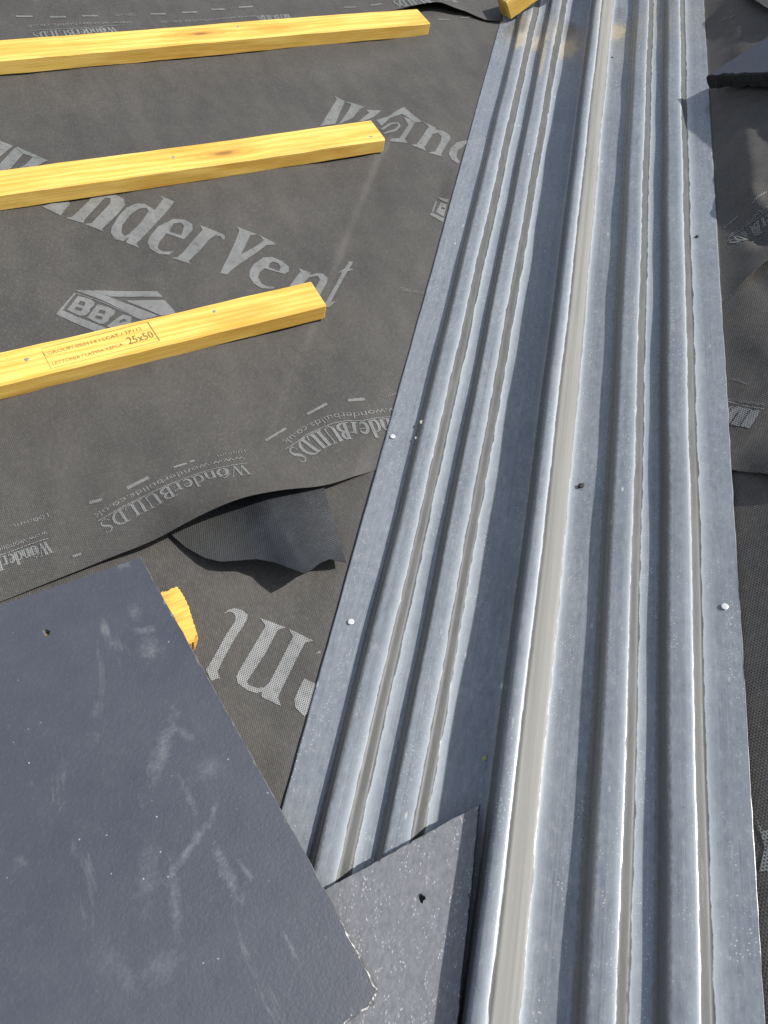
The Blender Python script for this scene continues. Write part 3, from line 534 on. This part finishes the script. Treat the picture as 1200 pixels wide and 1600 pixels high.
# cut tongue of membrane poking out under the upper sheet
vs = []; fs = []
fb_ = []
for p, q in zip(PTS['flapb'], PTS['flapb'][1:]): fb_ += [tuple(lerp(p[x], q[x], k/3) for x in range(3)) for k in range(3)]
fb_.append(PTS['flapb'][-1]); n = len(fb_); rows = 12
for j in range(rows+1):
    k = j/rows
    for i, (u, v, h) in enumerate(fb_):
        f = i/(n-1); ut = lerp(.085, .300, f); vt = .475; ht = .0005+.005*math.sin(math.pi*f)
        vv = lerp(v, vt, k); uu = lerp(u, ut, k)
        hh = lerp(h, ht, k**.75)
        hh = min(hh, max(.0008, relief_a(uu, max(vv, .406))-.002)) if vv > .385 else hh
        vs.append((uu, vv, hh+.0016*math.sin(9*f+4*k)*(1-k)*math.sin(math.pi*f)))
for j in range(rows):
    for i in range(n-1): a = j*n+i; fs.append((a, a+1, a+n+1, a+n))
b0 = len(vs)
for i in range(n): x, y, z = vs[i]; vs.append((x, y, z)); vs.append((x, y, z-.0009))
for i in range(n-1): fs.append((b0+2*i, b0+2*i+1, b0+2*i+3, b0+2*i+2))
tag(link('underlay_offcut', mesh('underlay_offcut', vs, fs), M_FILM, FL, smooth=True), 'curled dark tongue of membrane with a pointed tip under the lapped sheet', 'membrane flap')
# ------------------------------------------------------------------ valley trough
WING = .10                                            # the trough's wings lie flatter than the roof, on lay boards
def base_h(s):
    s = abs(s); T2 = WING; e = .2037
    if s >= .072: return -(e-s)*T2
    h0 = -(e-.072)*T2
    k = (.072-max(s, .028))/.044                          # hollow channel beside the middle rib
    return h0-.044*(.20*k-.5*.20*k*k)
def prof():
    H = [(0.0, base_h(0)+.0385), (.0060, base_h(0)+.0380), (.0092, base_h(0)+.0355), (.0250, base_h(0)+.0035), (.0300, base_h(.0300)), (.036, base_h(.036))]
    H += [(.043, base_h(.043)), (.052, base_h(.052)), (.061, base_h(.061)), (.068, base_h(.068))]
    for c0 in (.0893, .1473):
        for ds, dh in ((-.0215, 0), (-.0185, .0005), (-.0135, .0092), (-.0105, .0104), (.0085, .0104), (.0115, .0094), (.0185, .0005), (.0215, 0)):
            H.append((c0+ds, base_h(c0+ds)+dh))
    H += [(.180, base_h(.180)), (.195, base_h(.195)), (.2037, base_h(.2037))]
    HL_ = [(s, h) for s, h in H[1:]]
    HL_[:4] = [(.0040, base_h(0)+.0378), (.0068, base_h(0)+.0352), (.0150, base_h(0)+.004), (.0190, base_h(.0190))]   # the sheltered side of the middle rib is steeper
    P = [(-s, h) for s, h in HL_[::-1]]+H
    for _ in range(2):                                   # round the corners
        Q = [P[0]]
        for a, b in zip(P, P[1:]): Q += [(a[0]*.75+b[0]*.25, a[1]*.75+b[1]*.25), (a[0]*.25+b[0]*.75, a[1]*.25+b[1]*.75)]
        P = Q+[P[-1]]
    R = [P[0]]
    for p in P[1:]:
        if math.dist(p, R[-1]) > .0009: R.append(p)
    return R
def make_trough():
    P = prof(); n = len(P); A0, A1, NA = -.5, 3.0, 240
    vs = []; fs = []; mi = []; rub = []; mid_ = []; rib_shade_ = []
    def strip_glint_v(s):                                         # >0 on the grey strips, falling off over the painted glints beside them
        r = -3
        for c0, a, w in ((0, .0186, .0106), (.0893, .0158, .0050), (.1473, .0164, .0052), (-.0893, .0156, .0050), (-.1473, .0164, .0050)):
            d = s-c0-a
            r = max(r, (w-abs(d))/(.0055 if d < 0 else .0068))
        return r
    def rib_shade_v(s):                                         # shade painted on the side of each rib away from the sun
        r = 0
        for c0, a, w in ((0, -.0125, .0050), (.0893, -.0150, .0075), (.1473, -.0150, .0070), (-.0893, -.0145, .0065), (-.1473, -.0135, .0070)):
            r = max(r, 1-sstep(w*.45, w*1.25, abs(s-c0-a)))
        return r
    def midv(s): return sstep(.0095, .0125, s) if abs(s) < .04 else 0.0
    for j in range(NA+1):
        a = lerp(A0, A1, j/NA)
        for i, (s, h) in enumerate(P):
            dz = .0009*math.sin(a*5.3+s*21)+.0006*math.sin(a*11.7-s*33)+.00035*math.sin(a*31+s*60)
            dz *= lerp(1, .15, sstep(.16, .185, abs(s)))
            ds = .0010*math.sin(a*3.1+s*5)+.0004*math.sin(a*17+s*40)
            if i in (0, n-1): ds = ds*.3+random.uniform(-.0004, .0004)
            vs.append((s+ds, a, h+.0022+dz)); rub.append(strip_glint_v(s)); mid_.append(midv(s)); rib_shade_.append(rib_shade_v(s))
    top = len(vs)
    for k in range(top): x, y, z = vs[k]; vs.append((x, y, z-.0018)); rub.append(-3); mid_.append(0); rib_shade_.append(0)
    for j in range(NA):
        for i in range(n-1):
            q = j*n+i
            fs.append((q, q+1, q+n+1, q+n)); mi.append(0)
            fs.append((top+q, top+q+n, top+q+n+1, top+q+1)); mi.append(0)
    e = []
    for j in range(NA):
        for i in (0, n-1): q = j*n+i; e.append((q, q+n, top+q+n, top+q) if i == 0 else (q+n, q, top+q, top+q+n))
    for i in range(n-1):
        e.append((i+1, i, top+i, top+i+1)); q = NA*n+i; e.append((q, q+1, top+q+1, top+q))
    fs += e; mi += [1]*len(e)
    me = mesh('valley_trough', vs, fs, mi)
    at = me.attributes.new('rub', 'FLOAT', 'POINT'); at.data.foreach_set('value', rub)  # mask of the grey strips and the painted glints beside them
    at = me.attributes.new('middle_rib', 'FLOAT', 'POINT'); at.data.foreach_set('value', mid_)
    at = me.attributes.new('lee', 'FLOAT', 'POINT'); at.data.foreach_set('value', rib_shade_)
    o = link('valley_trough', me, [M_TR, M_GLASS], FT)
    for p in me.polygons: p.use_smooth = p.material_index == 0
    return tag(o, 'long ribbed blue-grey valley trough with a raised middle rib running up the roof', 'valley trough')
make_trough()
# nails through the flanges
def nail_mesh(r, h):
    vs = []; fs = []; n = 18
    for rr, zz in ((r, 0), (r, h*.55), (r*.86, h*.9), (r*.45, h)): vs += [(rr*math.cos(2*math.pi*i/n)*(1+.04*math.sin(3*i)), rr*math.sin(2*math.pi*i/n), zz) for i in range(n)]
    for k in range(3):
        for i in range(n): fs.append((k*n+i, k*n+(i+1) % n, (k+1)*n+(i+1) % n, (k+1)*n+i))
    fs.append(tuple(3*n+i for i in range(n)))
    return mesh('nail', vs, fs)
NAIL_L = ['silver nail head on the left flange beside the lapped lettering', 'silver nail head on the left flange near the upside-down letters', 'silver nail head on the right flange of the trough']
for (s, a), lb in zip(PTS['nails'], NAIL_L):
    z = base_h(s)+.0032
    tilt = math.atan(WING)*(1 if s < 0 else -1)
    o = link('clout_nail', nail_mesh(.0034, .0009), M_STEEL, FT @ Matrix.Translation((s, a, z)) @ Matrix.Rotation(tilt, 4, 'Y'), smooth=False)
    tag(o, lb, 'nail', 'nails holding the trough')
# ------------------------------------------------------------------ battens
def beam_mesh(name, L, w, t, r=.0016, nx=60, seed=0, wane=0.0):
    rnd = random.Random(seed); vs = []; fs = []
    c = [(0, 0), (w, 0), (w, t), (0, t)]
    def ring(x, shrink):
        pts = []
        for (y, z), (dy, dz) in zip(c, ((1, 1), (-1, 1), (-1, -1), (1, -1))):
            k = r*(1+rnd.uniform(-.3, .3)); j = rnd.uniform(-.00025, .00025)
            y += dy*shrink; z += dz*shrink
            if dy > 0 and dz < 0 and wane: k *= 1+wane*max(0, math.sin(x*5+seed))
            if (dy > 0) == (dz > 0): pts += [(x, y, z+dz*k+j), (x, y+dy*k, z+j)]
            else: pts += [(x, y+dy*k, z+j), (x, y, z+dz*k+j)]
        return pts
    xs = [(-.0, r)]+[(r, 0)]+[(L*i/nx, 0) for i in range(1, nx)]+[(L-r, 0), (L, r)]
    bow_ = lambda x: .0016*math.sin(x*3.3+seed)+.0008*math.sin(x*9+seed*2)
    for x, sh in xs:
        vs += [(p[0]+(0 if 0 < sh < 0 else 0), p[1]+bow_(x), p[2]) for p in ring(x, sh)]
    n = 8
    for k in range(len(xs)-1):
        for i in range(n): fs.append((k*n+i, (k+1)*n+i, (k+1)*n+(i+1) % n, k*n+(i+1) % n))
    fs.append(tuple(range(n))); fs.append(tuple(reversed([(len(xs)-1)*n+i for i in range(n)])))
    me = mesh(name, vs, fs)
    bm = bmesh.new(); bm.from_mesh(me); bmesh.ops.recalc_face_normals(bm, faces=bm.faces); bm.to_mesh(me); bm.free()
    return me
def batten(u0, u1, v0, v1, seed, label, group='battens nailed across the underlay', nails=(), mw=None, t=.025):
    w = v1-v0
    root = bpy.data.objects.new('roof_batten', None); COL.objects.link(root)
    root.matrix_world = mw if mw is not None else FL @ Matrix.Translation((u0, v0, .0004))
    root.empty_display_size = .05
    tag(root, label, 'batten', group)
    body = link('batten_body', beam_mesh('batten_body', u1-u0, w, t, seed=seed, wane=.6), wood_mat('treated_pine_%d' % seed, seed), parent=root)
    for (u, v) in nails:
        o = link('nail_head', nail_mesh(.0027, .0006), M_NAIL, parent=root)
        o.location = (u-u0, v-v0, t-.0001)
    return root, body
b3, b3b = batten(-1.15, .4105, .6625, .7130, 3, 'lowest yellow batten with a stamped box on its top face', nails=PTS['nailsb3'])
batten(-1.15, .6815, .9945, 1.0490, 5, 'middle yellow batten of the three, two small knots on its top', nails=PTS['nailsb2'])
batten(-1.15, .9640, 1.3230, 1.3790, 8, 'highest of the three long yellow battens, brown knot near its right end', nails=PTS['nailsb1'])
# ink stamp printed on the lowest batten: part of that batten
c = Cloth(lambda u, v: .0256); c.lift = .0003
for p, w in PRINT['S3']['lines']: c.stroke(p, w)
for k, (t_, base, hgt, st) in enumerate(PRINT['S3']['texts']):
    m0 = len(c.m); c.text(t_, base, hgt, st)
    if k == 0: c.m[m0:] = [2]*(len(c.m)-m0)
o = link('ink_stamp', mesh('ink_stamp', c.v, c.f, c.m), [M_INK, M_INK, M_INKD], parent=b3)
o.matrix_parent_inverse = Matrix.Identity(4); o.location = (1.15, -.6625, -.0004)
# loose batten end at the top of the picture, lying across the trough
d = Vector((.80, .55, .26)).normalized(); yv = Vector((-.45, .86, .0)); zv = d.cross(yv).normalized(); yv = zv.cross(d).normalized()
mw = FT @ frame(d, yv, zv, Vector((-.181, 1.782, .004)))
batten(0, .62, 0, .046, 11, 'sawn end of a yellow batten lying across the top of the trough', group=None, mw=mw, t=.038)
# ------------------------------------------------------------------ slates and the splintered batten end
def densify(poly, step):
    out = []
    for a, b in zip(poly, poly[1:]+poly[:1]):
        n = max(1, int(math.dist(a, b)/step))
        out += [(lerp(a[0], b[0], k/n), lerp(a[1], b[1], k/n)) for k in range(n)]
    return out
def slab(name, poly, z0, z1, mats, mw, bev=.0016, jit=.0008, step=.005, holes=(), seed=0, rag=(), tilt=None, parent=None, hr=.0042, rough_at=None):
    """flat stone: ragged outline, chipped arris, punched nail holes"""
    rnd = random.Random(seed)
    ar = sum(a[0]*b[1]-b[0]*a[1] for a, b in zip(poly, poly[1:]+poly[:1]))
    if ar < 0: poly = poly[::-1]
    P = densify(poly, step); n = len(P); vs = []; fs = []; mi = []
    nrm = []
    for i in range(n):
        a, b = P[i-1], P[(i+1) % n]; L = math.dist(a, b) or 1
        nrm.append((-(b[1]-a[1])/L, (b[0]-a[0])/L))
    zt = (lambda x, y: 0) if tilt is None else tilt
    ph = [rnd.uniform(0, 6) for _ in range(4)]
    big = [0.5*math.sin(i*step*55+ph[0])+.5*math.sin(i*step*130+ph[1]) for i in range(n)]
    chip = [max(0.0, rnd.gauss(0, 1)-1.0)*1.2 for _ in range(n)]
    if rough_at:                                         # one battered corner
        for i in range(n):
            d = math.hypot(P[i][0]-rough_at[0], P[i][1]-rough_at[1])
            chip[i] += rough_at[3]*max(0, 1-d/rough_at[2])*rnd.uniform(.3, 1.0)
    o1 = [(P[i][0]+nrm[i][0]*(jit*(rnd.uniform(-.6, .6)+big[i]*.5)), P[i][1]+nrm[i][1]*(jit*(rnd.uniform(-.6, .6)+big[i]*.5))) for i in range(n)]
    def ins(i, k): return (o1[i][0]+nrm[i][0]*k, o1[i][1]+nrm[i][1]*k)
    rings = []
    rows = [lambda i: (*ins(i, rnd.uniform(0, jit)), z0), lambda i: (*ins(i, rnd.uniform(-.3, .8)*jit), lerp(z0, z1, rnd.uniform(.3, .5))), lambda i: (*ins(i, rnd.uniform(0, .8)*jit), z1-bev*(.7+.5*chip[i])), lambda i: (*ins(i, bev*(.8+chip[i])), z1)]
    for r in rows:
        b = len(vs); rings.append(b)
        for i in range(n):
            x, y, z = r(i); vs.append((x, y, z+zt(x, y)))
    for k in range(3):
        for i in range(n): fs.append((rings[k]+i, rings[k]+(i+1) % n, rings[k+1]+(i+1) % n, rings[k+1]+i)); mi.append(1 if k < 2 else 2)
    top = [Vector((vs[rings[3]+i][0], vs[rings[3]+i][1], 0)) for i in range(n)]
    ids = [rings[3]+i for i in range(n)]; loops = [top]
    for (hx, hy) in holes:
        m = 12; ra = [hr*(1+rnd.uniform(-.3, .35)) for _ in range(m)]
        b = len(vs)
        for i in range(m): a = -2*math.pi*i/m; x, y = hx+ra[i]*.8*math.cos(a), hy+ra[i]*math.sin(a); vs.append((x, y, z1+zt(x, y)))
        for i in range(m): a = -2*math.pi*i/m; x, y = hx+ra[i]*.45*math.cos(a), hy+ra[i]*.5*math.sin(a); vs.append((x, y, z0+zt(x, y)))
        for i in range(m): fs.append((b+i, b+m+i, b+m+(i+1) % m, b+(i+1) % m)); mi.append(1)
        fs.append(tuple(b+m+i for i in range(m))); mi.append(1)
        loops.append([Vector((vs[b+i][0], vs[b+i][1], 0)) for i in range(m)]); ids += [b+i for i in range(m)]
    for t in tessellate_polygon(loops):
        q = [ids[i] for i in t]; p = [vs[i] for i in q]
        if (p[1][0]-p[0][0])*(p[2][1]-p[0][1])-(p[2][0]-p[0][0])*(p[1][1]-p[0][1]) < 0: q.reverse()
        fs.append(tuple(q)); mi.append(0)
    fs.append(tuple(reversed([rings[0]+i for i in range(n)]))); mi.append(1)
    o = link(name, mesh(name, vs, fs, mi), mats, None if parent else mw, parent)
    return o
s1 = PTS['slate1']
poly = [(-.30, s1[0][1]+.0015), s1[0], (.0, s1[0][1]-.001), s1[1], (.068, .28), (.082, .13), s1[2], s1[3], s1[4], (.045, -.088), (-.30, -.090)]
tag(slab('roof_slate', poly, .0255, .0320, [M_SL1, M_SLE, M_SLA], FL, bev=.0011, jit=.0005, holes=PTS['slate1_hole'], tilt=lambda x, y: -.058*(y-.31), seed=4, rough_at=(.098, -.058, .055, 2.4)), 'big blue-grey slate with chalk smears and a chipped lower corner', 'slate', 'slates laid on the roof')
s2 = PTS['slate2']
e1, e2, e3 = [Vector((p[0], p[1])) for p in s2]
alng = (e1-e2).normalized()
poly = [tuple(e1+alng*.16), tuple(e1), tuple(e1.lerp(e2, .55)), tuple(e2), tuple(e3), tuple(e3+(e3-e2)*.7), tuple(e1+alng*.16+(e3-e2)*1.4)]
tag(slab('roof_slate', poly, .0080, .0145, [M_SL2, M_SLE, M_SLC], FT, tilt=lambda x, y: -.10*(x+.1473), bev=.0009, jit=.0006, step=.003, holes=PTS['slate2_hole'], seed=9, hr=.0040), 'rough sparkling grey slate cut to a point, lying on the trough beside the middle rib', 'slate', 'slates laid on the roof')
q = PTS['slater']
poly = [(-.9165, 1.0640), (-.862, 1.152), (-.760, 1.34), (-.45, 1.34), (-.45, 1.064), (-.80, 1.0635)]
poly = [(-p[0], p[1]) for p in PTS['slater'][:2]]+[(-.765, 1.342), (-.42, 1.342), (-.42, q[2][1]+.001), (-q[2][0], q[2][1])]
root_r = slab('roof_slate', poly, .0130, .036, [M_SL3, M_SLD, M_SLD], FR, bev=.0035, jit=.0022, step=.006, seed=12)
tag(root_r, 'thick dark slate with a ragged broken edge overhanging the right flange', 'slate', 'slates laid on the roof')
o = slab('roof_slate', [(-.80, 1.072), (-.73, 1.36), (-.40, 1.36), (-.40, 1.060), (-.78, 1.060)], .003, .0125, [M_SL3, M_SLD, M_SLD], FR, bev=.002, jit=.002, seed=15)
tag(o, 'slate packed underneath the thick dark slate at the right edge', 'slate', 'slates laid on the roof')
st = PTS['stub']
poly = [(-.55, st[0][1])]+[st[0]]+st[1:-1]+[(st[-1][0], st[-1][1]), (-.55, st[-1][1])]
WST = simple('fresh_split_pine', (.70, .38, .07), .7, 9, .3, 0, 1.0, (3, 22, 22))
tag(slab('roof_batten', poly, .0004, .0250, [WST, WST, WST], FL, bev=.0006, jit=.0013, step=.0013, seed=2), 'orange splintered batten end sticking out from under the big slate', 'batten', 'battens nailed across the underlay')
# ------------------------------------------------------------------ crumbs on the trough
def crumb(r, seed, flat=.45, el=1.0):
    rnd = random.Random(seed); bm = bmesh.new(); bmesh.ops.create_icosphere(bm, subdivisions=2, radius=r)
    for v in bm.verts:
        k = 1+rnd.uniform(-.3, .3); v.co = Vector((v.co.x*k, v.co.y*k*el, max(-.2*r, v.co.z*k*flat)))
    me = bpy.data.meshes.new('crumb'); bm.to_mesh(me); bm.free(); return me
def surf_h(s):
    P = prof()
    for a, b in zip(P, P[1:]):
        if a[0] <= s <= b[0]: return lerp(a[1], b[1], (s-a[0])/(b[0]-a[0]))+.0020
    return base_h(s)+.003
M_MORT = simple('dry_mortar', (.46, .45, .36), .9, 200, .3); M_BLK = simple('dead_leaf', (.03, .027, .025), .8, 200, .4)
M_GRN = simple('green_seed', (.33, .36, .16), .7, 200, .3); M_CHIP = simple('pale_chip', (.6, .6, .58), .8, 200, .2)
def drop(key, name, mat, labels, cat, size, group=None, el=1.0, fl=.45, rz=.4):
    for k, ((s, a), lb) in enumerate(zip(PTS[key], labels)):
        o = link(name, crumb(size*(1-.2*k), k+len(key), fl, el), mat, FT @ Matrix.Translation((s, a, surf_h(s))) @ Matrix.Rotation(rz+k, 4, 'Z'))
        tag(o, lb, cat, group)
drop('deb_mortar', 'mortar_crumb', M_MORT, ['pale mortar crumb on the left flange, upper of the pair by the nail', 'pale mortar crumb on the left flange, just above the nail head', 'pale mortar smear high on the left flange level with the lowest batten', 'small pale mortar smear on the left flange below a larger smear'], 'crumb', .0026, 'mortar crumbs on the left flange', 1.3, .10)
drop('deb_black', 'leaf_scrap', M_BLK, ['black crumpled scrap in the channel right of the middle rib', 'small black fleck on the right flange of the trough'], 'leaf scrap', .0042, None, .7, .8)
drop('deb_twig', 'twig', M_BLK, ['tiny dark twig lying high in the right channel'], 'twig', .004, None, .3, .3, 1.9)
drop('deb_green', 'seed', M_GRN, ['small greenish seed in the shaded left channel'], 'seed', .0038, None, .5, .6, .8)
0 and drop('deb_chip', 'slate_chip', M_CHIP, ['pale flake stuck in the right channel below the black scrap'], 'chip', .004, None, 1.6, .12)
# ------------------------------------------------------------------ what carries it all
M_DECK = simple('roof_boards', (.12, .09, .06), .8, 20, .3)
for nm, F, sg in (('roof_deck', FL, 1), ('roof_deck', FR, -1)):
    vs = []; 
    for v in (-1.2, 3.2):
        vs += [(sg*-2.6, v, -.03), (sg*(ucut(v)+.2), v, -.03)]
    o = link(nm, mesh(nm, vs, [(0, 1, 3, 2)] if sg > 0 else [(1, 0, 2, 3)]), M_DECK, F); tag(o, kind='structure')
M_GR = simple('yard_ground', (.16, .15, .13), .9, .6, .3)
o = link('ground', mesh('ground', [(-300, -300, 0), (300, -300, 0), (300, 300, 0), (-300, 300, 0)], [(0, 1, 2, 3)]), M_GR); tag(o, kind='structure')
# ------------------------------------------------------------------ light, sky, camera
sun_l = Vector((.74, -.24, 1.0))
sv = (X*sun_l.x+UP*sun_l.y+NL*sun_l.z).normalized()
ld = bpy.data.lights.new('sun', 'SUN'); ld.energy = 4.6; ld.angle = math.radians(1.1); ld.color = (1, .955, .88)
lo = bpy.data.objects.new('sun', ld); COL.objects.link(lo); lo.location = OFF+sv*8
lo.rotation_euler = sv.to_track_quat('Z', 'Y').to_euler()
w = bpy.data.worlds.new('World'); scene.world = w; w.use_nodes = True
nt = w.node_tree; nt.nodes.clear()
sky = nt.nodes.new('ShaderNodeTexSky'); sky.sky_type = 'NISHITA'; sky.sun_disc = False
sky.sun_elevation = math.asin(sv.z); sky.sun_rotation = math.atan2(sv.x, sv.y); sky.dust_density = 2.0
bg = nt.nodes.new('ShaderNodeBackground'); bg.inputs[1].default_value = .098
out = nt.nodes.new('ShaderNodeOutputWorld'); tw = NT(nt)
cl = tw.ramp(tw.noise(tw.scaled(tw.n('ShaderNodeTexCoord').outputs['Generated'], (1, 1, 1.6)), 2.6, 6, .6), .38, .66, .05, .65)
sz = tw.n('ShaderNodeSeparateXYZ'); nt.links.new(tw.n('ShaderNodeTexCoord').outputs['Generated'], sz.inputs[0])
cloud = tw.mix(tw.ramp(sz.outputs[2], .25, .95), (10.5, 10.8, 11.2), (5.6, 5.9, 6.4))      # whiter towards the horizon
nt.links.new(tw.mix(cl, sky.outputs[0], cloud), bg.inputs[0]); nt.links.new(bg.outputs[0], out.inputs[0])
cam = bpy.data.cameras.new('camera'); cam.sensor_fit = 'VERTICAL'; cam.sensor_height = 36; cam.lens = 36*1155/1600
cam.clip_start = .01; cam.clip_end = 1000
co = bpy.data.objects.new('camera', cam); COL.objects.link(co)
R3 = ((0.86755272, 0.32138885, -0.37955432), (-0.48885937, 0.41067985, -0.76964835), (-0.09148109, 0.8532592, 0.51340037))
cm = Matrix.Identity(4)
for i in range(3):
    for j in range(3): cm[i][j] = R3[i][j]
cm.translation = OFF
co.matrix_world = cm
scene.camera = co
scene.view_settings.view_transform = 'Standard'; scene.view_settings.look = 'None'
scene.view_settings.exposure = .38; scene.view_settings.gamma = 1
scene.render.resolution_x = 768; scene.render.resolution_y = 1024
